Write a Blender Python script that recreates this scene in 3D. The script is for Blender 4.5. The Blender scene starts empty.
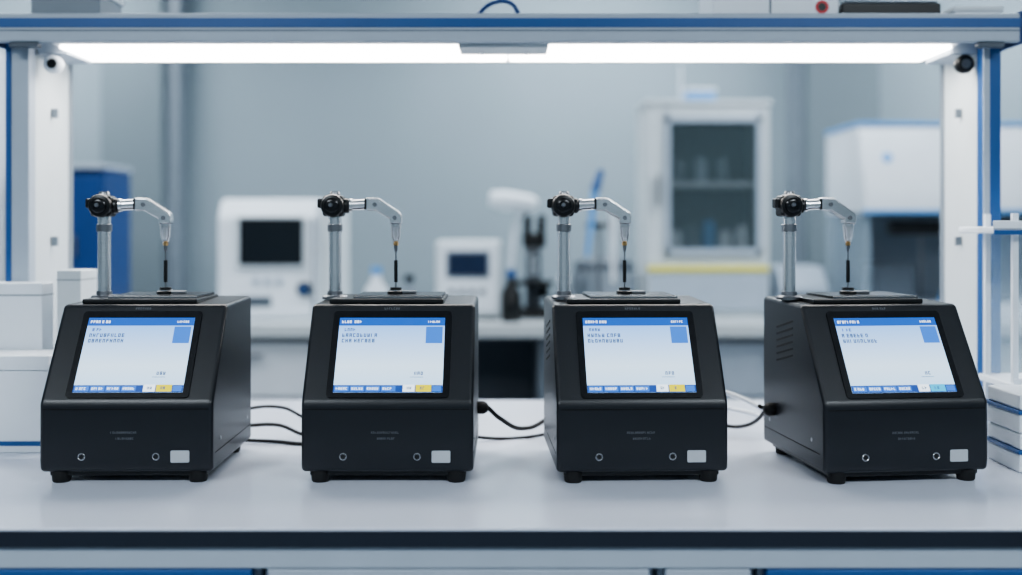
import bpy, bmesh, math, random
from mathutils import Vector, Matrix
random.seed(7)
scene = bpy.context.scene
COL = scene.collection

# ------------------------------------------------------------ materials
def lin(c):
    c = c / 255.0
    return c / 12.92 if c <= 0.04045 else ((c + 0.055) / 1.055) ** 2.4
def rgb(r, g, b): return (lin(r), lin(g), lin(b), 1.0)
def mat(name, col, rough=0.5, metal=0.0, var=0.06, scale=12.0, bump=0.0, spec=0.5, coat=0.0, stretch=None):
    m = bpy.data.materials.new(name); m.use_nodes = True
    nt = m.node_tree; b = nt.nodes['Principled BSDF']
    b.inputs['Roughness'].default_value = rough
    b.inputs['Metallic'].default_value = metal
    b.inputs['Specular IOR Level'].default_value = spec
    b.inputs['Coat Weight'].default_value = coat
    tc = nt.nodes.new('ShaderNodeTexCoord'); n = nt.nodes.new('ShaderNodeTexNoise')
    n.inputs['Scale'].default_value = scale; n.inputs['Detail'].default_value = 4
    mp = nt.nodes.new('ShaderNodeMapping')
    if stretch: mp.inputs['Scale'].default_value = stretch
    nt.links.new(tc.outputs['Object'], mp.inputs['Vector']); nt.links.new(mp.outputs[0], n.inputs['Vector'])
    r = nt.nodes.new('ShaderNodeValToRGB')
    r.color_ramp.elements[0].position = 0.3; r.color_ramp.elements[1].position = 0.7
    r.color_ramp.elements[0].color = tuple([c * (1 - var) for c in col[:3]] + [1])
    r.color_ramp.elements[1].color = tuple([min(1, c * (1 + var)) for c in col[:3]] + [1])
    nt.links.new(n.outputs['Fac'], r.inputs['Fac']); nt.links.new(r.outputs['Color'], b.inputs['Base Color'])
    if bump:
        n2 = nt.nodes.new('ShaderNodeTexNoise'); n2.inputs['Scale'].default_value = 900
        nt.links.new(tc.outputs['Object'], n2.inputs['Vector'])
        bp = nt.nodes.new('ShaderNodeBump'); bp.inputs['Strength'].default_value = bump
        bp.inputs['Distance'].default_value = 0.001
        nt.links.new(n2.outputs['Fac'], bp.inputs['Height']); nt.links.new(bp.outputs['Normal'], b.inputs['Normal'])
    return m
def emit(name, col, s):
    m = bpy.data.materials.new(name); m.use_nodes = True
    nt = m.node_tree; b = nt.nodes['Principled BSDF']
    b.inputs['Base Color'].default_value = (0.02, 0.02, 0.02, 1); b.inputs['Roughness'].default_value = 0.3
    b.inputs['Emission Color'].default_value = col; b.inputs['Emission Strength'].default_value = s
    return m
def glass(name, col, alpha=0.5):
    m = bpy.data.materials.new(name); m.use_nodes = True
    b = m.node_tree.nodes['Principled BSDF']
    b.inputs['Base Color'].default_value = col; b.inputs['Roughness'].default_value = 0.08
    b.inputs['Alpha'].default_value = alpha
    return m

M = {}
M['body'] = mat('device_black', rgb(25, 28, 33), 0.36, bump=0.1, var=0.05)
M['black'] = mat('black_plastic', rgb(16, 17, 19), 0.35)
M['rubber'] = mat('rubber', rgb(14, 14, 15), 0.7)
M['gloss'] = mat('bezel_black', rgb(15, 16, 20), 0.25)
M['seam'] = mat('seam_dark', rgb(6, 6, 7), 0.8)
M['steel'] = mat('brushed_steel', rgb(232, 232, 233), 0.25, 1.0, 0.05, 40, stretch=(1, 1, 8))
M['steelD'] = mat('dark_steel', rgb(140, 142, 146), 0.35, 1.0)
M['brass'] = mat('brass', rgb(200, 165, 115), 0.3, 1.0)
M['white'] = mat('white_enamel', rgb(220, 226, 233), 0.4, var=0.02)
M['whiteP'] = mat('white_plastic', rgb(226, 232, 239), 0.45, var=0.02)
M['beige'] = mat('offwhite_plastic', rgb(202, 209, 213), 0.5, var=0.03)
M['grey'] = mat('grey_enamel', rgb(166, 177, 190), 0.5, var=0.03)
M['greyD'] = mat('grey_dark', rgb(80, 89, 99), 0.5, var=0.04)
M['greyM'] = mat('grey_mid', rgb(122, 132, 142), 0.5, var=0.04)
M['blue'] = mat('blue_trim', rgb(38, 84, 140), 0.4, var=0.04)
M['blueD'] = mat('blue_deep', rgb(26, 62, 116), 0.45, var=0.05)
M['blueL'] = mat('blue_light', rgb(96, 156, 212), 0.4, var=0.05)
M['yellow'] = mat('yellow_trim', rgb(226, 214, 70), 0.5)
M['bench'] = mat('bench_laminate', rgb(208, 214, 227), 0.18, var=0.015, scale=3)
M['edge'] = mat('bench_edge', rgb(32, 38, 50), 0.4)
M['counter'] = mat('counter_top', rgb(196, 202, 205), 0.35, var=0.03)
M['wall'] = mat('wall_paint', rgb(139, 152, 160), 0.8, var=0.03, scale=1.5)
M['wallD'] = mat('wall_paint_dark', rgb(108, 120, 127), 0.8, var=0.03, scale=1.5)
M['floor'] = mat('floor_vinyl', rgb(120, 126, 132), 0.35, var=0.06, scale=5)
M['ceil'] = mat('ceiling_paint', rgb(210, 212, 214), 0.9, var=0.02)
M['label'] = mat('label_paper', rgb(176, 181, 186), 0.5, var=0.03)
M['print'] = mat('grey_print', rgb(100, 104, 110), 0.6)
M['darkscr'] = mat('screen_off', rgb(22, 28, 34), 0.2)
M['darkscrB'] = mat('screen_off_blue', rgb(30, 44, 70), 0.2)
M['red'] = mat('red_mark', rgb(190, 50, 55), 0.5)
M['glass'] = glass('smoked_glass', rgb(80, 94, 98), 0.4)
M['clear'] = glass('clear_panel', rgb(200, 220, 235), 0.25)
M['lamp'] = emit('lamp_diffuser', (1.0, 0.96, 0.91, 1), 15.0)
M['ceillamp'] = emit('ceiling_diffuser', (0.90, 0.96, 1.0, 1), 6.0)
M['u_top'] = emit('ui_bar', rgb(30, 100, 205), 1.15)
M['u_bot'] = emit('ui_bar_low', rgb(26, 80, 172), 1.1)
M['u_tab'] = emit('ui_tab', rgb(120, 180, 235), 1.5)
M['u_blk'] = emit('ui_block', rgb(56, 126, 224), 1.3)
M['u_yel'] = emit('ui_yellow', rgb(236, 222, 0), 1.35)
M['u_cyn'] = emit('ui_cyan', rgb(40, 190, 235), 1.5)
M['u_wht'] = emit('ui_white', rgb(225, 240, 252), 1.9)
M['u_txt'] = emit('ui_text', rgb(80, 118, 176), 0.9)
def screen_bg():
    m = emit('ui_background', (1, 1, 1, 1), 1.75); nt = m.node_tree; b = nt.nodes['Principled BSDF']
    tc = nt.nodes.new('ShaderNodeTexCoord'); g = nt.nodes.new('ShaderNodeSeparateXYZ')
    mr = nt.nodes.new('ShaderNodeMapRange'); mr.inputs['From Min'].default_value = 0; mr.inputs['From Max'].default_value = 0.16
    r = nt.nodes.new('ShaderNodeValToRGB')
    r.color_ramp.elements[0].color = rgb(172, 212, 250); r.color_ramp.elements[1].color = rgb(96, 164, 244)
    e = r.color_ramp.elements.new(0.38); e.color = rgb(200, 226, 248)
    nt.links.new(tc.outputs['Object'], g.inputs[0]); nt.links.new(g.outputs['Y'], mr.inputs['Value'])
    nt.links.new(mr.outputs[0], r.inputs['Fac']); nt.links.new(r.outputs['Color'], b.inputs['Emission Color'])
    return m
M['u_bg'] = screen_bg()

# ------------------------------------------------------------ builders
def group(name, loc=(0, 0, 0), rz=0.0):
    e = bpy.data.objects.new(name, None); COL.objects.link(e)
    e.location = loc; e.rotation_euler = (0, 0, math.radians(rz)); e.empty_display_size = 0.05
    return e
def finish(name, bm, m, parent, bevel=0, seg=3, smooth=True, matrix=None):
    me = bpy.data.meshes.new(name); bm.normal_update(); bm.to_mesh(me); bm.free()
    if smooth: me.polygons.foreach_set('use_smooth', [True] * len(me.polygons))
    ob = bpy.data.objects.new(name, me); COL.objects.link(ob)
    me.materials.append(M[m] if isinstance(m, str) else m)
    if parent: ob.parent = parent
    if matrix is not None: ob.matrix_local = matrix
    if bevel:
        md = ob.modifiers.new('bevel', 'BEVEL'); md.width = bevel; md.segments = seg; md.limit_method = 'ANGLE'
        md.angle_limit = math.radians(32); md.harden_normals = True
    if smooth and not bevel:
        try: me.set_sharp_from_angle(angle=math.radians(35))
        except Exception: pass
    return ob
def box(name, a, b, m, parent=None, bevel=0.002, seg=2, matrix=None):
    x0, y0, z0 = [min(a[i], b[i]) for i in range(3)]; x1, y1, z1 = [max(a[i], b[i]) for i in range(3)]
    bm = bmesh.new()
    c = Vector(((x0 + x1) / 2, (y0 + y1) / 2, (z0 + z1) / 2))
    bmesh.ops.create_cube(bm, size=1, matrix=Matrix.Translation(c) @ Matrix.Diagonal((x1 - x0, y1 - y0, z1 - z0, 1)))
    return finish(name, bm, m, parent, bevel, seg, smooth=bool(bevel), matrix=matrix)
def cyl(name, p0, p1, r, m, parent=None, r2=None, seg=32, bevel=0.0, matrix=None):
    p0 = Vector(p0); p1 = Vector(p1); d = p1 - p0
    bm = bmesh.new()
    q = d.to_track_quat('Z', 'Y').to_matrix().to_4x4()
    bmesh.ops.create_cone(bm, cap_ends=True, segments=seg, radius1=r, radius2=(r if r2 is None else r2), depth=d.length,
                          matrix=Matrix.Translation((p0 + p1) / 2) @ q)
    return finish(name, bm, m, parent, bevel, 3, matrix=matrix)
def lathe(name, prof, m, parent=None, base=(0, 0, 0), axis=(0, 0, 1), seg=40):
    bm = bmesh.new(); q = Vector(axis).to_track_quat('Z', 'Y'); base = Vector(base)
    rings = []
    for r, z in prof:
        ring = []
        for i in range(seg):
            a = 2 * math.pi * i / seg
            ring.append(bm.verts.new(base + q @ Vector((max(r, 1e-5) * math.cos(a), max(r, 1e-5) * math.sin(a), z))))
        rings.append(ring)
    for k in range(len(rings) - 1):
        for i in range(seg):
            j = (i + 1) % seg
            bm.faces.new((rings[k][i], rings[k][j], rings[k + 1][j], rings[k + 1][i]))
    bm.faces.new(rings[0][::-1]); bm.faces.new(rings[-1])
    return finish(name, bm, m, parent)
def prism(name, prof, x0, x1, m, parent=None, bevel=0.004, seg=4):
    bm = bmesh.new()
    A = [bm.verts.new((x0, y, z)) for y, z in prof]; B = [bm.verts.new((x1, y, z)) for y, z in prof]
    n = len(prof); bm.faces.new(A[::-1]); bm.faces.new(B)
    for i in range(n):
        j = (i + 1) % n; bm.faces.new((A[i], A[j], B[j], B[i]))
    bmesh.ops.recalc_face_normals(bm, faces=bm.faces)
    return finish(name, bm, m, parent, bevel, seg)
def xzprism(name, prof, y0, y1, m, parent=None, bevel=0.002, seg=4):
    """profile in (x,z) extruded along y"""
    bm = bmesh.new()
    A = [bm.verts.new((x, y0, z)) for x, z in prof]; B = [bm.verts.new((x, y1, z)) for x, z in prof]
    n = len(prof); bm.faces.new(A[::-1]); bm.faces.new(B)
    for i in range(n):
        j = (i + 1) % n; bm.faces.new((A[i], A[j], B[j], B[i]))
    bmesh.ops.recalc_face_normals(bm, faces=bm.faces)
    ob = finish(name, bm, m, parent, bevel, seg)
    ob.modifiers['bevel'].angle_limit = math.radians(20)
    return ob
def tube(name, pts, r, m, parent=None, radii=None, cyclic=False):
    cu = bpy.data.curves.new(name, 'CURVE'); cu.dimensions = '3D'; cu.bevel_depth = r; cu.bevel_resolution = 6
    cu.resolution_u = 12; cu.use_fill_caps = True
    sp = cu.splines.new('BEZIER'); sp.bezier_points.add(len(pts) - 1)
    for i, p in enumerate(pts):
        bp = sp.bezier_points[i]; bp.co = p; bp.handle_left_type = bp.handle_right_type = 'AUTO'
        if radii: bp.radius = radii[i]
    sp.use_cyclic_u = cyclic
    ob = bpy.data.objects.new(name, cu); COL.objects.link(ob); cu.materials.append(M[m])
    if parent: ob.parent = parent
    return ob
def rrect(name, x0, x1, y0, y1, h0, h1, rad, m, parent, matrix, seg=6):
    bm = bmesh.new(); pts = []
    for cx, cy, a0 in ((x1 - rad, y1 - rad, 0), (x0 + rad, y1 - rad, 90), (x0 + rad, y0 + rad, 180), (x1 - rad, y0 + rad, 270)):
        for k in range(seg + 1):
            a = math.radians(a0 + 90 * k / seg); pts.append((cx + rad * math.cos(a), cy + rad * math.sin(a)))
    A = [bm.verts.new((x, y, h0)) for x, y in pts]; B = [bm.verts.new((x, y, h1)) for x, y in pts]
    bm.faces.new(A[::-1]); bm.faces.new(B)
    for i in range(len(pts)):
        j = (i + 1) % len(pts); bm.faces.new((A[i], A[j], B[j], B[i]))
    return finish(name, bm, m, parent, 0, smooth=True, matrix=matrix)
def rects(name, lst, m, parent, matrix, h=0.0002):
    bm = bmesh.new()
    for x0, x1, y0, y1 in lst:
        bmesh.ops.create_cube(bm, size=1, matrix=Matrix.Translation(((x0 + x1) / 2, (y0 + y1) / 2, h / 2)) @ Matrix.Diagonal((x1 - x0, y1 - y0, h, 1)))
    return finish(name, bm, m, parent, 0, smooth=False, matrix=matrix)
def glyphs(x, y, h, n, rng, gap=0.28):
    """illegible tiny lettering like the photo's"""
    out = []; w = h * 0.62; t = h * 0.22
    for i in range(n):
        k = rng.random()
        if k < 0.05: x += w * 0.6; continue
        out.append((x, x + t, y, y + h))
        if rng.random() < 0.6: out.append((x + w - t, x + w, y, y + h))
        for yy in (0, 0.4, 0.8):
            if rng.random() < 0.55: out.append((x, x + w, y + h * yy, y + h * yy + t))
        x += w + h * gap
    return out
def frame(theta, loc):
    return Matrix.Translation(loc) @ Matrix.Rotation(math.radians(theta), 4, 'X')

# ------------------------------------------------------------ room
box('floor', (-4, -2.6, -0.05), (4, 6.5, 0), 'floor', None, 0)
box('ceiling', (-4, -2.6, 3.0), (4, 6.5, 3.05), 'ceil', None, 0)
box('wall_back', (-4, 6.3, 0), (4, 6.4, 3.0), 'wall', None, 0)
box('wall_left', (-4.1, -2.6, 0), (-4.0, 6.3, 3.0), 'wall', None, 0)
box('wall_right', (4.0, -2.6, 0), (4.1, 6.3, 3.0), 'wall', None, 0)
box('wall_front', (-4, -2.7, 0), (4, -2.6, 3.0), 'wall', None, 0)
box('baseboard_back', (-4, 6.285, 0), (4, 6.3, 0.12), 'greyD', None, 0.003)
g = group('wall_column', (-2.05, 6.3, 0)); box('shaft', (-0.22, -0.22, 0), (0.12, 0, 3.0), 'wallD', g, 0.01); box('edge_trim', (0.12, -0.16, 0), (0.2, 0, 3.0), 'greyM', g, 0.004)
g = group('wall_column', (1.75, 6.3, 0)); box('shaft', (-0.1, -0.2, 0), (0.3, 0, 3.0), 'wallD', g, 0.01); box('edge_trim', (-0.17, -0.12, 0), (-0.1, 0, 3.0), 'greyM', g, 0.004)
for i, (x, y) in enumerate([(-1.5, -0.6), (1.5, -0.6), (-1.5, 3.4), (1.5, 3.4), (-2.6, 5.4), (0.4, 5.4), (2.9, 5.4)]):
    g = group('ceiling_light', (x, y, 2.94))
    box('housing', (-0.64, -0.34, 0.0), (0.64, 0.34, 0.055), 'white', g, 0.004)
    box('diffuser', (-0.6, -0.3, -0.008), (0.6, 0.3, 0.0), 'ceillamp', g, 0)
    L = bpy.data.lights.new('panel_light', 'AREA'); L.shape = 'RECTANGLE'; L.size = 1.2; L.size_y = 0.6
    L.energy = 66 if y < 0 else 40; L.color = (0.86, 0.94, 1.0)
    o = bpy.data.objects.new('panel_light', L); COL.objects.link(o); o.parent = g; o.location = (0, 0, -0.02)

# ------------------------------------------------------------ main bench
BZ = 0.9
g = group('lab_bench', (0, 1.405, 0))
box('worktop', (-1.5, 0, BZ - 0.004), (1.5, 1.065, BZ), 'bench', g, 0.0015)
box('worktop_core', (-1.5, 0.0005, BZ - 0.025), (1.5, 1.065, BZ - 0.004), 'edge', g, 0.001)
box('apron', (-1.48, 0.006, BZ - 0.053), (1.48, 1.03, BZ - 0.025), 'grey', g, 0.001)
box('carcass', (-1.46, 0.05, 0.08), (1.46, 1.0, BZ - 0.053), 'greyM', g, 0.001)
box('plinth', (-1.44, 0.1, 0.0), (1.44, 0.96, 0.08), 'black', g, 0)
for k, (xa, xb, c) in enumerate([(-1.45, -0.325, 'blue'), (-0.32, 0.185, 'grey'), (0.19, 0.315, 'grey'), (0.32, 1.45, 'blue')]):
    box('drawer_frame_%d' % k, (xa, 0.028, 0.62), (xb, 0.05, BZ - 0.0535), 'grey', g, 0.002)
    box('drawer_front_%d' % k, (xa + 0.008, 0.004, 0.62), (xb - 0.008, 0.0285, BZ - 0.0545), c, g, 0.002)
    box('door_front_%d' % k, (xa + 0.004, 0.02, 0.1), (xb - 0.004, 0.05, 0.61), 'grey', g, 0.002)

# ------------------------------------------------------------ analyser devices
def device(loc, rz, seed, variant=0, cdx=0.0):
    rng = random.Random(seed)
    g = group('benchtop_analyzer', loc, rz)
    W = 0.1295
    U = 0.017
    prof = [(0.003, U), (0.0, U + 0.017), (0.001, 0.121), (0.095, 0.263), (0.27, 0.267), (0.27, U)]
    prism('housing', prof, -W, W, 'body', g, 0.0065, 5)
    for fx in (-0.103, 0.103):
        for fy in (0.020, 0.24):
            lathe('foot', [(0.012, 0), (0.0135, 0.002), (0.0145, 0.012), (0.0145, U + 0.001)], 'rubber', g, (fx, fy, 0))
    box('base_skid', (-0.118, 0.012, 0.010), (0.118, 0.255, U + 0.001), 'black', g, 0.002)
    for s in (-1, 1):
        box('side_seam', (s * W - 0.0004, 0.018, 0.043), (s * W + 0.0004, 0.262, 0.0442), 'seam', g, 0)
    box('front_seam', (-W + 0.006, -0.0004, 0.1115), (W - 0.006, 0.004, 0.1125), 'seam', g, 0)
    F = frame(56.5, (0, 0.001, 0.121))
    rrect('screen_bezel', -0.0925, 0.0925, 0.008, 0.157, 0.0, 0.0022, 0.006, 'gloss', g, F)
    S = F @ Matrix.Translation((0, 0, 0.0024))
    sx, v0, v1 = 0.0825, 0.0165, 0.1445
    rects('display', [(-sx, sx, v0, v1)], 'u_bg', g, S, 0.0004)
    S2 = S @ Matrix.Translation((0, 0, 0.0004))
    S3 = S @ Matrix.Translation((0, 0, 0.0007))
    S4 = S @ Matrix.Translation((0, 0, 0.0010))
    rects('status_bar', [(-sx, sx, v1 - 0.014, v1)], 'u_top', g, S2)
    rects('status_text', glyphs(-sx + 0.004, v1 - 0.0095, 0.0045, 9, rng) + glyphs(sx - 0.026, v1 - 0.009, 0.0035, 6, rng), 'u_wht', g, S3)
    rects('heading_text', glyphs(-sx + 0.009, v1 - 0.0235, 0.005, 4, rng), 'u_txt', g, S2)
    rects('reading_text', glyphs(-sx + 0.006, v1 - 0.034, 0.0062, 10, rng) + glyphs(-sx + 0.006, v1 - 0.0435, 0.0062, 10, rng), 'u_txt', g, S2)
    rects('side_block', [(sx - 0.029, sx - 0.003, v1 - 0.045, v1 - 0.016)], 'u_blk', g, S3)
    rects('value_text', glyphs(sx - 0.044, v0 + 0.029, 0.0055, 3, rng), 'u_txt', g, S2)
    rects('value_rule', [(sx - 0.05, sx - 0.030, v0 + 0.025, v0 + 0.0257)], 'u_txt', g, S2)
    rects('menu_bar', [(-sx, sx, v0, v0 + 0.012)], 'u_bot', g, S2)
    n = 4
    rects('menu_tabs', [(-sx + 0.002 + i * 0.0235, -sx + 0.0235 + i * 0.0235, v0 + 0.0015, v0 + 0.0105) for i in range(n)], 'u_blk', g, S3)
    tl = []
    for i in range(n): tl += glyphs(-sx + 0.004 + i * 0.0235, v0 + 0.004, 0.004, 5, rng)
    rects('menu_text', tl, 'u_wht', g, S4)
    rects('menu_field', [(sx - 0.060, sx - 0.042, v0 + 0.001, v0 + 0.0125)], 'u_wht', g, S3)
    rects('menu_field_accent', [(sx - 0.0405, sx - 0.017, v0 + 0.001, v0 + 0.0125)], 'u_yel' if variant != 3 else 'u_cyn', g, S3)
    rects('menu_field_tail', [(sx - 0.0155, sx - 0.002, v0 + 0.0015, v0 + 0.0105)], 'u_blk', g, S3)
    rects('menu_glyph', glyphs(sx - 0.034, v0 + 0.0045, 0.0045, 2, rng) + glyphs(sx - 0.054, v0 + 0.0045, 0.0045, 2, rng), 'u_txt', g, S4)
    rects('bezel_print', glyphs(-0.014, 0.1605, 0.004, 7, rng), 'print', g, F @ Matrix.Translation((0, 0, 0.0003)))
    V = frame(90, (0, -0.0002, 0))
    rects('panel_print', glyphs(-0.024, 0.0755, 0.0033, 14, rng, 0.3) + glyphs(-0.015, 0.0665, 0.0033, 9, rng, 0.3), 'print', g, V)
    for bx in (-0.066, 0.045):
        lathe('button_ring', [(0.0056, 0), (0.0056, 0.0012), (0.0050, 0.0018), (0.0042, 0.0010)], 'steel', g, (bx, 0.0002, 0.041), (0, -1, 0))
        lathe('button_core', [(0.0038, 0), (0.0038, 0.0015)], 'black', g, (bx, 0.0002, 0.041), (0, -1, 0))
    rrect('label', 0.067, 0.095, 0.032, 0.050, 0.0, 0.0008, 0.002, 'label', g, V)
    for i in range(6):
        bm = bmesh.new()
        bmesh.ops.create_cube(bm, size=1, matrix=Matrix.Translation((-W, 0.165, 0.172 + i * 0.011)) @ Matrix.Rotation(math.radians(-12), 4, 'X') @ Matrix.Diagonal((0.0012, 0.075, 0.003, 1)))
        finish('side_vent_%d' % i, bm, 'seam', g, 0, smooth=False)
    for s in (-1, 1):
        for yy in (0.05, 0.235):
            lathe('side_screw', [(0.0032, 0), (0.0028, 0.0008)], 'steelD', g, (s * W, yy, 0.06), (s, 0, 0))
    T = 0.005
    box('deck_plate', (-0.104, 0.105, 0.2585 + T), (0.078, 0.245, 0.266 + T), 'black', g, 0.002)
    box('deck_tray', (-0.066, 0.118, 0.266 + T), (0.074, 0.235, 0.2705 + T), 'gloss', g, 0.0012)
    box('deck_trim', (-0.067, 0.1165, 0.266 + T), (0.075, 0.118, 0.2695 + T), 'steelD', g, 0.0005)
    px, py = -0.106 + cdx, 0.175
    lathe('column_flange', [(0.021, 0), (0.021, 0.004), (0.019, 0.006), (0.013, 0.007), (0.0125, 0.013)], 'steelD', g, (px, py, 0.262 + T))
    cyl('column', (px, py, 0.266), (px, py, 0.405), 0.0106, 'steel', g)
    lathe('column_collar', [(0.0108, 0), (0.0125, 0.001), (0.0125, 0.012), (0.0108, 0.013)], 'steelD', g, (px, py, 0.378))
    hz = 0.421; hx = px - 0.002
    box('joint_block', (hx - 0.017, py - 0.017, hz - 0.018), (hx + 0.018, py + 0.017, hz + 0.017), 'black', g, 0.006, 4)
    lathe('joint_clamp', [(0.010, 0), (0.0175, 0.002), (0.0195, 0.006), (0.0195, 0.030), (0.0175, 0.034), (0.010, 0.036)], 'black', g, (hx, py + 0.015, hz), (0, -1, 0))
    lathe('joint_face', [(0.0125, 0), (0.0125, 0.003), (0.010, 0.005), (0.006, 0.0055)], 'gloss', g, (hx, py - 0.021, hz), (0, -1, 0))
    lathe('joint_bolt', [(0.0035, 0), (0.0035, 0.003), (0.0025, 0.004)], 'steelD', g, (hx - 0.001, py - 0.0263, hz + 0.001), (0, -1, 0))
    box('joint_lug', (hx - 0.026, py - 0.012, hz - 0.004), (hx - 0.012, py + 0.006, hz + 0.012), 'black', g, 0.003)
    lathe('joint_cap', [(0.009, 0), (0.009, 0.006), (0.007, 0.009)], 'steelD', g, (hx + 0.002, py, hz + 0.015))
    lathe('arm_socket', [(0.011, 0), (0.0125, 0.002), (0.0125, 0.010), (0.0105, 0.012)], 'black', g, (hx + 0.014, py, hz), (1, 0, 0))
    lathe('arm_collar', [(0.0085, 0), (0.0108, 0.001), (0.0108, 0.005), (0.0085, 0.006)], 'steel', g, (hx + 0.026, py, hz + 0.001), (1, 0, 0))
    # arm: straight bar, angled link, vertical head
    nx = hx + 0.103
    cyl('arm_bar', (hx + 0.030, py, hz + 0.001), (hx + 0.060, py, hz + 0.003), 0.0088, 'steel', g)
    xzprism('arm_link', [(hx + 0.054, hz + 0.0138), (hx + 0.075, hz + 0.0130), (nx + 0.0085, hz - 0.011), (nx + 0.0105, hz - 0.018), (nx + 0.0105, hz - 0.030),
                         (nx - 0.0095, hz - 0.030), (nx - 0.0095, hz - 0.022), (hx + 0.070, hz - 0.0085), (hx + 0.054, hz - 0.008)], py - 0.0105, py + 0.0105, 'steel', g, 0.003, 3)
    box('link_gap', (hx + 0.0518, py - 0.0092, hz - 0.0062), (hx + 0.0545, py + 0.0092, hz + 0.0122), 'black', g, 0.001)
    lathe('link_screw', [(0.0035, 0), (0.0035, 0.0012)], 'steelD', g, (hx + 0.069, py - 0.0105, hz + 0.002), (0, -1, 0))
    lathe('link_screw', [(0.0035, 0), (0.0035, 0.0012)], 'steelD', g, (nx - 0.001, py - 0.0105, hz - 0.020), (0, -1, 0))
    lathe('head', [(0.003, 0), (0.0058, 0.0015), (0.0064, 0.006), (0.0082, 0.009), (0.0082, 0.021), (0.0092, 0.023), (0.0092, 0.030)], 'steel', g, (nx, py, hz - 0.060))
    lathe('head_gap', [(0.0084, 0), (0.0084, 0.002)], 'black', g, (nx, py, hz - 0.0318))
    lathe('nozzle_nut', [(0.003, 0), (0.0045, 0.001), (0.0045, 0.005), (0.003, 0.006)], 'brass', g, (nx, py, hz - 0.066), seg=6)
    lathe('nozzle', [(0.0018, 0), (0.003, 0.004), (0.0032, 0.010)], 'steelD', g, (nx, py, hz - 0.076))
    tip = 0.2845
    cyl('needle_sheath', (nx, py, tip + 0.010), (nx, py, hz - 0.090), 0.0031, 'black', g, seg=16)
    cyl('needle', (nx, py, tip - 0.003), (nx, py, hz - 0.070), 0.0013, 'steelD', g, seg=12)
    lathe('sample_cup', [(0.014, 0), (0.014, 0.004), (0.010, 0.006), (0.0095, 0.0105), (0.006, 0.0105), (0.0055, 0.006)], 'black', g, (nx, py, 0.2755))
    box('sample_clamp', (nx + 0.010, py - 0.008, 0.2755), (nx + 0.034, py + 0.008, 0.2805), 'steelD', g, 0.001)
    lathe('sample_ring', [(0.0115, 0), (0.0115, 0.0012)], 'steel', g, (nx, py, 0.2805))
    if variant in (1, 3):
        s = {1: 1, 3: -1}[variant]
        lathe('side_port', [(0.010, 0), (0.011, 0.002), (0.011, 0.010), (0.008, 0.016), (0.005, 0.018)], 'rubber', g, (s * W, 0.215, 0.08), (s, 0, 0))
    return g
FY = 1.65
device((-0.578, FY, BZ), 1.0, 1, 0, 0.013)
device((-0.186, FY, BZ), 0.0, 2, 1)
device((0.198, FY, BZ), 2.5, 3, 2, 0.003)
device((0.595, FY, BZ), 6.5, 4, 3, -0.012)

# cables on the bench
g = group('power_cables', (0, 0, BZ))
def cable(n, pts, r, m): tube(n, pts, r, m, g)
cable('cable_1', [(-0.47, 1.945, 0.035), (-0.42, 1.98, 0.03), (-0.37, 2.02, 0.004), (-0.30, 2.00, 0.02), (-0.25, 1.94, 0.04)], 0.0034, 'rubber')
cable('cable_2', [(-0.50, 1.945, 0.06), (-0.42, 2.02, 0.055), (-0.37, 2.04, 0.03), (-0.31, 2.02, 0.045), (-0.27, 1.95, 0.05)], 0.0028, 'rubber')
cable('cable_3', [(-0.52, 1.96, 0.008), (-0.42, 1.96, 0.0042), (-0.36, 1.94, 0.0042), (-0.28, 1.96, 0.01)], 0.0034, 'rubber')
cable('cable_4', [(-0.04, 1.87, 0.08), (-0.02, 1.88, 0.06), (0.03, 1.95, 0.03), (0.09, 2.0, 0.05), (0.15, 1.97, 0.07)], 0.0038, 'rubber')
cable('cable_5', [(-0.10, 1.95, 0.02), (-0.03, 1.99, 0.004), (0.04, 2.01, 0.004), (0.09, 1.99, 0.02), (0.15, 1.96, 0.05)], 0.0030, 'rubber')
cable('cable_6', [(0.28, 1.96, 0.05), (0.36, 2.02, 0.03), (0.42, 2.02, 0.02), (0.45, 1.95, 0.06), (0.425, 1.88, 0.08)], 0.0035, 'rubber')
cable('cable_7', [(0.27, 1.98, 0.07), (0.35, 2.05, 0.085), (0.42, 2.06, 0.07), (0.50, 2.02, 0.03)], 0.0045, 'whiteP')
cable('cable_8', [(0.28, 2.0, 0.04), (0.35, 2.09, 0.05), (0.42, 2.09, 0.04), (0.52, 2.05, 0.02)], 0.0040, 'whiteP')

# ------------------------------------------------------------ overhead shelf frame with lamps
g = group('overhead_lamp_shelf', (0, 2.05, BZ))
def post(xa, xb, s):
    box('post_front_%s' % s, (xa, 0.0, 0.004), (xb, 0.03, 0.742), 'blue' if s == 'r' else 'grey', g, 0.003)
    box('post_web_%s' % s, (xa + (0.004 if xa < xb else -0.004), 0.03, 0.004), (xb + (-0.002 if xa < xb else 0.002), 0.19, 0.742), 'beige', g, 0.003)
    box('post_rear_%s' % s, (xa, 0.19, 0.004), (xb, 0.21, 0.742), 'greyM', g, 0.003)
    box('post_foot_%s' % s, (min(xa, xb) - 0.006, -0.004, 0), (max(xa, xb) + 0.006, 0.215, 0.006), 'greyD', g, 0.002)
post(-0.940, -0.898, 'l'); post(0.914, 0.880, 'r')
box('post_stripe_l', (-0.941, -0.003, 0.004), (-0.931, 0.002, 0.742), 'blue', g, 0.001)
box('post_stripe_r', (0.880, -0.002, 0.004), (0.892, 0.002, 0.742), 'grey', g, 0.001)
for s, x in (('l', -0.893), ('r', 0.875)):
    for z in (0.12, 0.35, 0.6):
        box('web_slot_%s' % s, (x - 0.0056, 0.10, z), (x + 0.0062, 0.106, z + 0.018), 'greyM', g, 0)
z0, z1 = 0.7255, 0.777
box('tray', (-0.953, -0.02, z0 + 0.012), (0.933, 0.215, z1), 'grey', g, 0.003)
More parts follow.
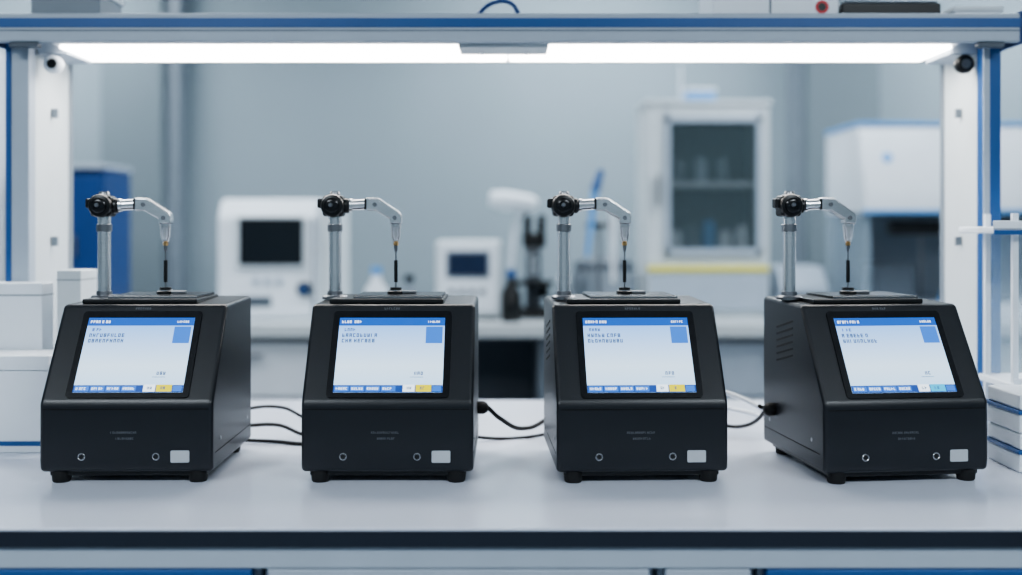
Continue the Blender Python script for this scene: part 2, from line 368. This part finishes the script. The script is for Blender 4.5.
box('front_rail', (-0.955, -0.034, z0), (0.935, -0.019, z1 + 0.002), 'grey', g, 0.004)
box('front_stripe', (-0.9545, -0.0355, z0 + 0.027), (0.9345, -0.033, z0 + 0.044), 'blue', g, 0.0008)
box('front_groove', (-0.953, -0.0352, z0 + 0.0205), (0.933, -0.0335, z0 + 0.022), 'greyD', g, 0)
box('end_cap_l', (-0.963, -0.036, z0 - 0.002), (-0.953, 0.217, z1 + 0.006), 'blueD', g, 0.002)
box('end_cap_r', (0.933, -0.036, z0 - 0.002), (0.943, 0.217, z1 + 0.006), 'blueD', g, 0.002)
box('rear_rail', (-0.953, 0.180, z0 - 0.004), (0.933, 0.190, z1), 'greyM', g, 0.002)
box('lamp_housing', (-0.857, 0.0, z0 + 0.002), (0.837, 0.179, z0 + 0.012), 'white', g, 0.002)
for s, (xa, xb) in (('a', (-0.845, -0.009)), ('b', (-0.003, 0.825))):
    box('lamp_diffuser_%s' % s, (xa, 0.008, z0 - 0.005), (xb, 0.168, z0 + 0.002), 'lamp', g, 0.002)
box('lamp_joiner', (-0.098, -0.012, z0 - 0.007), (0.070, 0.075, z0 + 0.012), 'beige', g, 0.003)
for x in (-0.055, 0.03): lathe('joiner_bolt', [(0.006, 0), (0.006, 0.003), (0.004, 0.005)], 'steel', g, (x, 0.04, z0 - 0.007), (0, 0, -1))
for s, x, mm in (('l', -0.868, 'whiteP'), ('r', 0.86, 'black')):
    box('bracket_%s' % s, (x - 0.028, 0.03, z0 - 0.012), (x + 0.028, 0.16, z0 + 0.012), 'grey', g, 0.003)
    lathe('clamp_knob_%s' % s, [(0.008, 0), (0.017, 0.004), (0.018, 0.016), (0.013, 0.020)], mm, g, (x, 0.05, z0 - 0.030), (0, -1, 0))
    lathe('clamp_knob_center_%s' % s, [(0.009, 0), (0.009, 0.003)], 'black' if s == 'l' else 'steelD', g, (x, 0.03, z0 - 0.030), (0, -1, 0))
box('latch_l', (-0.92, -0.038, z0 - 0.010), (-0.865, -0.02, z0 - 0.001), 'greyD', g, 0.003)
box('latch_r', (0.855, -0.038, z0 - 0.010), (0.905, -0.02, z0 - 0.001), 'greyD', g, 0.003)

SZ = BZ + z1 + 0.0005
g = group('storage_box', (0.50, 2.045, SZ)); box('body', (-0.125, 0, 0), (0.11, 0.15, 0.075), 'whiteP', g, 0.004); box('lid', (-0.13, -0.004, 0.06), (0.113, 0.154, 0.09), 'beige', g, 0.004)
box('fold', (-0.02, -0.001, 0.002), (-0.016, 0.001, 0.06), 'greyM', g, 0)
box('base_band', (-0.1255, -0.001, 0.002), (0.1105, 0.05, 0.006), 'greyM', g, 0)
lathe('round_mark', [(0.014, 0), (0.014, 0.0008)], 'whiteP', g, (0.078, 0.0, 0.018), (0, -1, 0))
lathe('round_mark_ring', [(0.0125, 0), (0.0125, 0.0012)], 'red', g, (0.078, 0.0, 0.018), (0, -1, 0)); lathe('round_mark_core', [(0.0075, 0), (0.0075, 0.0016)], 'black', g, (0.078, 0.0, 0.018), (0, -1, 0))
g = group('instrument_case', (0.71, 2.045, SZ)); box('body', (-0.095, 0, 0.003), (0.09, 0.14, 0.026), 'black', g, 0.003); box('lid', (-0.09, 0.004, 0.026), (0.085, 0.136, 0.030), 'greyD', g, 0.001)
for x in (-0.08, 0.075): box('foot', (x - 0.008, 0.01, 0), (x + 0.008, 0.13, 0.004), 'rubber', g, 0)
g = group('storage_box', (0.87, 2.06, SZ)); box('body', (-0.04, 0, 0), (0.05, 0.12, 0.016), 'whiteP', g, 0.003); box('lid', (-0.043, -0.003, 0.012), (0.053, 0.123, 0.022), 'beige', g, 0.002)
g = group('plastic_bin', (-0.87, 2.06, SZ)); box('body', (-0.03, 0, 0), (0.1, 0.12, 0.05), 'greyM', g, 0.004); box('rim', (-0.034, -0.004, 0.045), (0.104, 0.124, 0.055), 'beige', g, 0.002)
g = group('coiled_cable', (0, 2.06, SZ))
tube('cable', [(-0.07, 0.02, 0.005), (-0.03, 0, 0.03), (0.0, 0, 0.028), (0.02, 0.01, 0.005), (0.06, 0.03, 0.005)], 0.004, 'blueD', g)

# ------------------------------------------------------------ white boxes at left
g = group('reagent_box', (-0.87, 1.88, BZ)); box('body', (-0.13, 0, 0), (0.078, 0.10, 0.14), 'whiteP', g, 0.002)
box('lid', (-0.133, -0.002, 0.141), (0.081, 0.101, 0.166), 'whiteP', g, 0.002); box('blue_band', (-0.1305, -0.0008, 0.012), (0.0785, 0.05, 0.020), 'blue', g, 0)
g = group('carton', (-0.90, 1.99, BZ)); box('body', (-0.08, 0, 0), (0.052, 0.05, 0.285), 'whiteP', g, 0.002); box('flap', (-0.0805, -0.001, 0.262), (0.0525, 0.051, 0.264), 'greyM', g, 0)
g = group('carton', (-0.80, 1.99, BZ)); box('body', (-0.022, 0, 0), (0.022, 0.08, 0.308), 'beige', g, 0.002); box('flap', (-0.0225, -0.001, 0.29), (0.0225, 0.081, 0.2915), 'greyM', g, 0)

# ------------------------------------------------------------ right side rack
g = group('tube_rack_shelf', (0.92, 1.88, BZ))
for i, (z, xl) in enumerate([(0.105, 0.0), (0.375, 0.0)]):
    x0 = -0.095 if i else -0.06
    box('tray_%d' % i, (x0, 0, z), (0.2, 0.15, z + 0.012), 'whiteP', g, 0.003)
    box('tray_lip_%d' % i, (x0 - 0.002, -0.003, z + 0.008), (0.2, 0.0, z + 0.022), 'whiteP', g, 0.002)
    box('tray_edge_%d' % i, (x0 - 0.001, -0.004, z - 0.002), (0.2, -0.001, z + 0.006), 'blue', g, 0.001)
for x in (-0.05, 0.19):
    for y in (0.02, 0.13): box('leg', (x - 0.005, y - 0.005, 0), (x + 0.005, y + 0.005, 0.41), 'white', g, 0.001)
box('back_panel', (-0.045, 0.134, 0.12), (0.19, 0.137, 0.38), 'clear', g, 0)
for i in range(3):
    lathe('bottle_%d' % i, [(0.014, 0), (0.015, 0.003), (0.015, 0.018), (0.008, 0.025), (0.008, 0.03)], 'whiteP', g, (0.02 + i * 0.06, 0.06, 0.387))
g = group('pipette_tip_box', (0.915, 1.72, BZ))
for i in range(2):
    z = i * 0.062
    box('base_%d' % i, (-0.12, 0, z), (0.03, 0.12, z + 0.030), 'whiteP', g, 0.004)
    box('band_%d' % i, (-0.1215, -0.0015, z + 0.030), (0.0315, 0.1215, z + 0.036), 'blue', g, 0.001)
    box('lid_%d' % i, (-0.119, 0.001, z + 0.036), (0.029, 0.119, z + 0.061), 'whiteP', g, 0.004)

# ------------------------------------------------------------ background counter
CZ = 0.93
g = group('wall_counter', (0, 4.1, 0))
box('top', (-3.2, 0, CZ - 0.05), (3.2, 0.95, CZ), 'counter', g, 0.004)
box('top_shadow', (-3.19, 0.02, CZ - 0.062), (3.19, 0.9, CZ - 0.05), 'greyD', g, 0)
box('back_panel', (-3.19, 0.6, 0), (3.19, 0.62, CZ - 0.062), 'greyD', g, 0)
for k, (xa, xb, mm) in enumerate([(-3.1, -1.3, 'grey'), (-1.28, -0.74, 'white'), (0.1, 0.14, 'greyM'), (0.74, 1.32, 'grey'), (1.35, 3.1, 'beige')]):
    box('cabinet_%d' % k, (xa, 0.05, 0.02), (xb, 0.6, CZ - 0.062), 'greyM', g, 0.002)
    zt = CZ - 0.075
    for j in range(3):
        box('drawer_%d_%d' % (k, j), (xa + 0.01, 0.03, zt - 0.2), (xb - 0.01, 0.05, zt), mm, g, 0.003)
        if xb - xa > .2: box('pull_%d_%d' % (k, j), ((xa + xb) / 2 - 0.08, 0.012, zt - 0.05), ((xa + xb) / 2 + 0.08, 0.03, zt - 0.04), 'steelD', g, 0.002)
        zt -= 0.21

g = group('blood_analyzer', (-0.92, 4.32, CZ))
prism('body', [(0, 0), (0.0, 0.40), (0.05, 0.475), (0.36, 0.475), (0.36, 0)], -0.235, 0.16, 'whiteP', g, 0.02, 4)
box('side_module', (0.155, 0.03, 0), (0.235, 0.34, 0.46), 'beige', g, 0.012)
box('display_frame', (-0.16, -0.012, 0.20), (0.12, 0.0, 0.41), 'beige', g, 0.006); box('display', (-0.145, -0.016, 0.215), (0.105, -0.011, 0.398), 'darkscr', g, 0.002)
lathe('knob', [(0.03, 0), (0.03, 0.015), (0.022, 0.02)], 'black', g, (0.11, 0.0, 0.12), (0, -1, 0)); lathe('knob_center', [(0.015, 0), (0.015, 0.004)], 'blue', g, (0.11, -0.02, 0.12), (0, -1, 0))
for i in range(3): lathe('button_%d' % i, [(0.015, 0), (0.015, 0.008)], 'grey', g, (-0.08 + i * 0.045, 0, 0.15), (0, -1, 0))
box('slot', (-0.15, -0.004, 0.05), (-0.02, 0.0, 0.09), 'greyD', g, 0.001)
box('accent', (0.14, -0.006, 0.02), (0.15, 0.0, 0.40), 'greyM', g, 0)

g = group('spectrometer', (-0.165, 4.3, CZ))
box('body', (-0.13, 0, 0.01), (0.125, 0.28, 0.31), 'beige', g, 0.012); box('front_panel', (-0.115, -0.008, 0.03), (0.11, 0.002, 0.30), 'whiteP', g, 0.004)
box('display_frame', (-0.088, -0.014, 0.165), (0.082, -0.006, 0.27), 'greyM', g, 0.002); box('display', (-0.078, -0.017, 0.175), (0.072, -0.013, 0.26), 'darkscrB', g, 0)
for i in range(4): box('key_%d' % i, (-0.08 + i * 0.04, -0.012, 0.10), (-0.055 + i * 0.04, -0.007, 0.12), 'greyD', g, 0.001)
box('foot', (-0.12, 0.01, 0), (0.115, 0.26, 0.011), 'black', g, 0)

g = group('microscope', (0.09, 4.4, CZ))
box('base', (-0.09, -0.05, 0), (0.09, 0.18, 0.04), 'black', g, 0.012); box('pillar', (-0.03, 0.11, 0.03), (0.035, 0.17, 0.32), 'greyD', g, 0.012)
box('stage', (-0.08, -0.04, 0.13), (0.08, 0.12, 0.15), 'black', g, 0.004); box('head', (-0.045, -0.03, 0.28), (0.05, 0.17, 0.34), 'black', g, 0.015)
for x in (-0.025, 0.03): cyl('eyepiece', (x, -0.01, 0.33), (x, -0.09, 0.40), 0.017, 'black', g)
lathe('turret', [(0.02, 0), (0.035, 0.02), (0.035, 0.03)], 'steelD', g, (0, 0.02, 0.25)); cyl('objective', (0, 0.02, 0.17), (0, 0.02, 0.26), 0.014, 'steel', g)
lathe('focus_knob', [(0.03, 0), (0.03, 0.03)], 'black', g, (0.035, 0.13, 0.1), (1, 0, 0))
g = group('desk_lamp', (-0.02, 4.66, CZ)); lathe('base', [(0.07, 0), (0.07, 0.015), (0.02, 0.025)], 'whiteP', g)
tube('stem', [(0, 0, 0.02), (0.02, 0.02, 0.2), (0.05, 0.02, 0.4), (0.10, 0, 0.47)], 0.01, 'white', g)
lathe('shade', [(0.02, 0), (0.035, 0.03), (0.04, 0.14), (0.03, 0.2)], 'whiteP', g, (0.13, -0.02, 0.46), (-1, -0.1, 0.12))
g = group('reagent_bottle', (0.0, 4.22, CZ)); lathe('body', [(0.035, 0), (0.04, 0.01), (0.04, 0.11), (0.016, 0.15), (0.016, 0.17)], 'black', g); lathe('cap', [(0.02, 0), (0.02, 0.03)], 'blue', g, (0, 0, 0.17))
g = group('reagent_bottle', (0.20, 4.2, CZ)); lathe('body', [(0.035, 0), (0.04, 0.01), (0.04, 0.10), (0.016, 0.13), (0.016, 0.15)], 'greyD', g); lathe('cap', [(0.02, 0), (0.02, 0.03)], 'whiteP', g, (0, 0, 0.15))
g = group('reagent_bottle', (-0.52, 4.25, CZ)); lathe('body', [(0.04, 0), (0.045, 0.01), (0.045, 0.12), (0.018, 0.16), (0.018, 0.18)], 'whiteP', g); lathe('cap', [(0.022, 0), (0.022, 0.03)], 'blueL', g, (0, 0, 0.18))
g = group('reagent_bottle', (-0.40, 4.32, CZ)); lathe('body', [(0.03, 0), (0.035, 0.01), (0.035, 0.10), (0.016, 0.13), (0.016, 0.15)], 'greyM', g); lathe('cap', [(0.02, 0), (0.02, 0.025)], 'black', g, (0, 0, 0.15))
g = group('pipette_stand', (0.34, 4.24, CZ)); lathe('base', [(0.07, 0), (0.07, 0.02), (0.015, 0.03)], 'greyD', g); cyl('rod', (0, 0, 0.02), (0, 0, 0.36), 0.008, 'steelD', g)
lathe('carousel', [(0.05, 0), (0.055, 0.01), (0.05, 0.02)], 'black', g, (0, 0, 0.36))
cyl('pipette', (-0.05, -0.05, 0.25), (-0.02, -0.04, 0.50), 0.009, 'blueL', g, r2=0.016); cyl('pipette_grip', (-0.02, -0.04, 0.5), (0.005, -0.03, 0.58), 0.02, 'blue', g, r2=0.012)
cyl('pipette_white', (0.05, -0.04, 0.15), (0.05, -0.04, 0.42), 0.007, 'whiteP', g, r2=0.016)
g = group('centrifuge', (0.39, 4.60, CZ)); lathe('body', [(0.12, 0), (0.14, 0.02), (0.14, 0.16), (0.12, 0.19)], 'greyM', g); lathe('lid', [(0.13, 0), (0.12, 0.03), (0.05, 0.05)], 'greyD', g, (0, 0, 0.19))

g = group('glass_door_cabinet', (0.805, 4.5, CZ))
w, D, Hh = 0.252, 0.32, 0.86
box('back', (-w, D - 0.02, 0), (w, D, Hh), 'beige', g, 0.002)
box('side_l', (-w, 0, 0), (-w + 0.08, D - 0.02, Hh), 'beige', g, 0.008); box('side_r', (w - 0.03, 0, 0), (w, D - 0.02, Hh), 'beige', g, 0.008)
box('top', (-w + 0.08, 0, Hh - 0.05), (w - 0.03, D - 0.02, Hh), 'beige', g, 0.004); box('crown', (-w - 0.008, -0.01, Hh), (w + 0.008, D, Hh + 0.022), 'beige', g, 0.006)
box('lower_body', (-w + 0.08, 0.0, 0), (w - 0.03, D - 0.02, 0.26), 'beige', g, 0.003)
box('lower_drawer', (-w + 0.01, -0.012, 0.02), (w - 0.01, 0.0, 0.17), 'grey', g, 0.004); box('yellow_strip', (-w + 0.005, -0.014, 0.183), (w - 0.005, 0.0, 0.203), 'yellow', g, 0.001)
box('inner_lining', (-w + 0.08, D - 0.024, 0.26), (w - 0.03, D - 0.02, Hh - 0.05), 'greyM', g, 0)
box('shelf_a', (-w + 0.08, 0.03, 0.53), (w - 0.03, D - 0.03, 0.55), 'white', g, 0)
for s, x in (('l', -w + 0.075), ('r', w - 0.055)): box('door_stile_%s' % s, (x, -0.018, 0.25), (x + 0.022, 0.0, Hh - 0.03), 'grey', g, 0.002)
for s, z in (('b', 0.25), ('t', Hh - 0.07)): box('door_rail_%s' % s, (-w + 0.075, -0.018, z), (w - 0.033, 0.0, z + 0.025), 'grey', g, 0.002)
box('door_glass', (-w + 0.097, -0.010, 0.275), (w - 0.055, -0.006, Hh - 0.07), 'glass', g, 0)
box('handle', (-w + 0.04, -0.035, 0.45), (-w + 0.052, -0.015, 0.58), 'steelD', g, 0.003)
for i in range(5): lathe('jar_%d' % i, [(0.025, 0), (0.028, 0.01), (0.028, 0.06 + 0.02 * (i % 3)), (0.018, 0.09 + 0.02 * (i % 3))], ['whiteP', 'greyM', 'blueL', 'whiteP', 'whiteP'][i], g, (-0.12 + i * 0.07, 0.10, 0.26))
for i in range(3): lathe('flask_%d' % i, [(0.025, 0), (0.03, 0.01), (0.03, 0.08), (0.012, 0.11)], ['greyM', 'grey', 'greyM'][i], g, (-0.1 + i * 0.09, 0.12, 0.55))
g = group('supply_box', (0.76, 4.62, CZ + Hh + 0.0225)); box('body', (-0.02, 0, 0), (0.10, 0.1, 0.06), 'blueL', g, 0.003); box('lid', (-0.023, -0.003, 0.05), (0.103, 0.103, 0.066), 'whiteP', g, 0.003)
cyl('antenna', (-0.04, 0.05, 0), (-0.04, 0.05, 0.17), 0.006, 'whiteP', g)
g = group('printer', (1.21, 4.5, CZ)); prism('body', [(0, 0), (0, 0.12), (0.08, 0.2), (0.3, 0.2), (0.3, 0)], -0.11, 0.09, 'grey', g, 0.012); box('slot', (-0.09, -0.004, 0.05), (0.07, 0.0, 0.09), 'black', g, 0.001)

g = group('laminar_flow_cabinet', (1.74, 4.25, CZ))
box('base', (-0.38, 0, 0), (0.5, 0.5, 0.06), 'white', g, 0.006); box('side_l', (-0.38, 0.0, 0.06), (-0.35, 0.5, 0.42), 'clear', g, 0.002); box('side_r', (0.47, 0.0, 0.06), (0.5, 0.5, 0.42), 'white', g, 0.002)
box('rear', (-0.35, 0.47, 0.06), (0.47, 0.5, 0.42), 'greyM', g, 0)
prism('hood', [(-0.02, 0.42), (-0.02, 0.50), (0.06, 0.76), (0.5, 0.76), (0.5, 0.42)], -0.38, 0.5, 'white', g, 0.01)
box('hood_edge', (-0.383, -0.024, 0.415), (0.503, 0.0, 0.43), 'blueL', g, 0.001); box('hood_cap', (-0.385, 0.05, 0.76), (0.505, 0.5, 0.775), 'blueL', g, 0.002)
lathe('indicator', [(0.02, 0), (0.02, 0.01)], 'blueL', g, (-0.28, 0.025, 0.63), (0, -1, 0.3))
box('balance', (-0.3, 0.1, 0.06), (-0.14, 0.3, 0.22), 'greyD', g, 0.01); cyl('stand', (-0.1, 0.15, 0.06), (-0.1, 0.15, 0.38), 0.008, 'steelD', g)
cyl('stand_head', (-0.24, 0.12, 0.36), (-0.04, 0.12, 0.36), 0.03, 'black', g)
lathe('flask', [(0.05, 0), (0.05, 0.01), (0.015, 0.1), (0.015, 0.14)], 'blueL', g, (0.02, 0.15, 0.06))
g = group('blue_cabinet', (-1.70, 4.3, CZ)); box('body', (-0.17, 0, 0), (0.11, 0.3, 0.59), 'blueD', g, 0.006); box('door', (-0.16, -0.014, 0.02), (0.10, 0.0, 0.56), 'blueD', g, 0.004)
box('door_gap', (-0.02, -0.0155, 0.02), (-0.015, -0.013, 0.56), 'black', g, 0); box('handle', (0.0, -0.03, 0.25), (0.01, -0.012, 0.33), 'steelD', g, 0.002); box('crown', (-0.175, -0.016, 0.59), (0.115, 0.3, 0.61), 'grey', g, 0.002)
g = group('refrigerator', (-2.35, 4.3, CZ)); box('body', (-0.35, 0.01, 0), (0.35, 0.5, 1.05), 'white', g, 0.01); box('door', (-0.34, -0.02, 0.02), (0.34, 0.01, 1.03), 'whiteP', g, 0.008)
box('window', (-0.26, -0.024, 0.12), (0.2, -0.019, 0.93), 'blueL', g, 0.002); box('handle', (0.26, -0.05, 0.4), (0.28, -0.02, 0.65), 'steelD', g, 0.004)

# ------------------------------------------------------------ camera + world
cam = bpy.data.cameras.new('camera'); co = bpy.data.objects.new('camera', cam); COL.objects.link(co)
co.location = (0, 0, BZ + 0.381); co.rotation_euler = (math.radians(90), 0, 0)
cam.sensor_width = 36; cam.lens = 1100 / 1022 * 36
cam.shift_y = -(287.5 - 230) / 1022
cam.dof.use_dof = True; cam.dof.focus_distance = 1.72; cam.dof.aperture_fstop = 1.4
cam.clip_start = 0.05
scene.camera = co
w = bpy.data.worlds.new('world'); scene.world = w; w.use_nodes = True
w.node_tree.nodes['Background'].inputs[0].default_value = (0.6, 0.7, 0.8, 1); w.node_tree.nodes['Background'].inputs[1].default_value = 0.3
try: scene.view_settings.look = 'AgX - Medium High Contrast'
except Exception as e: print(e)
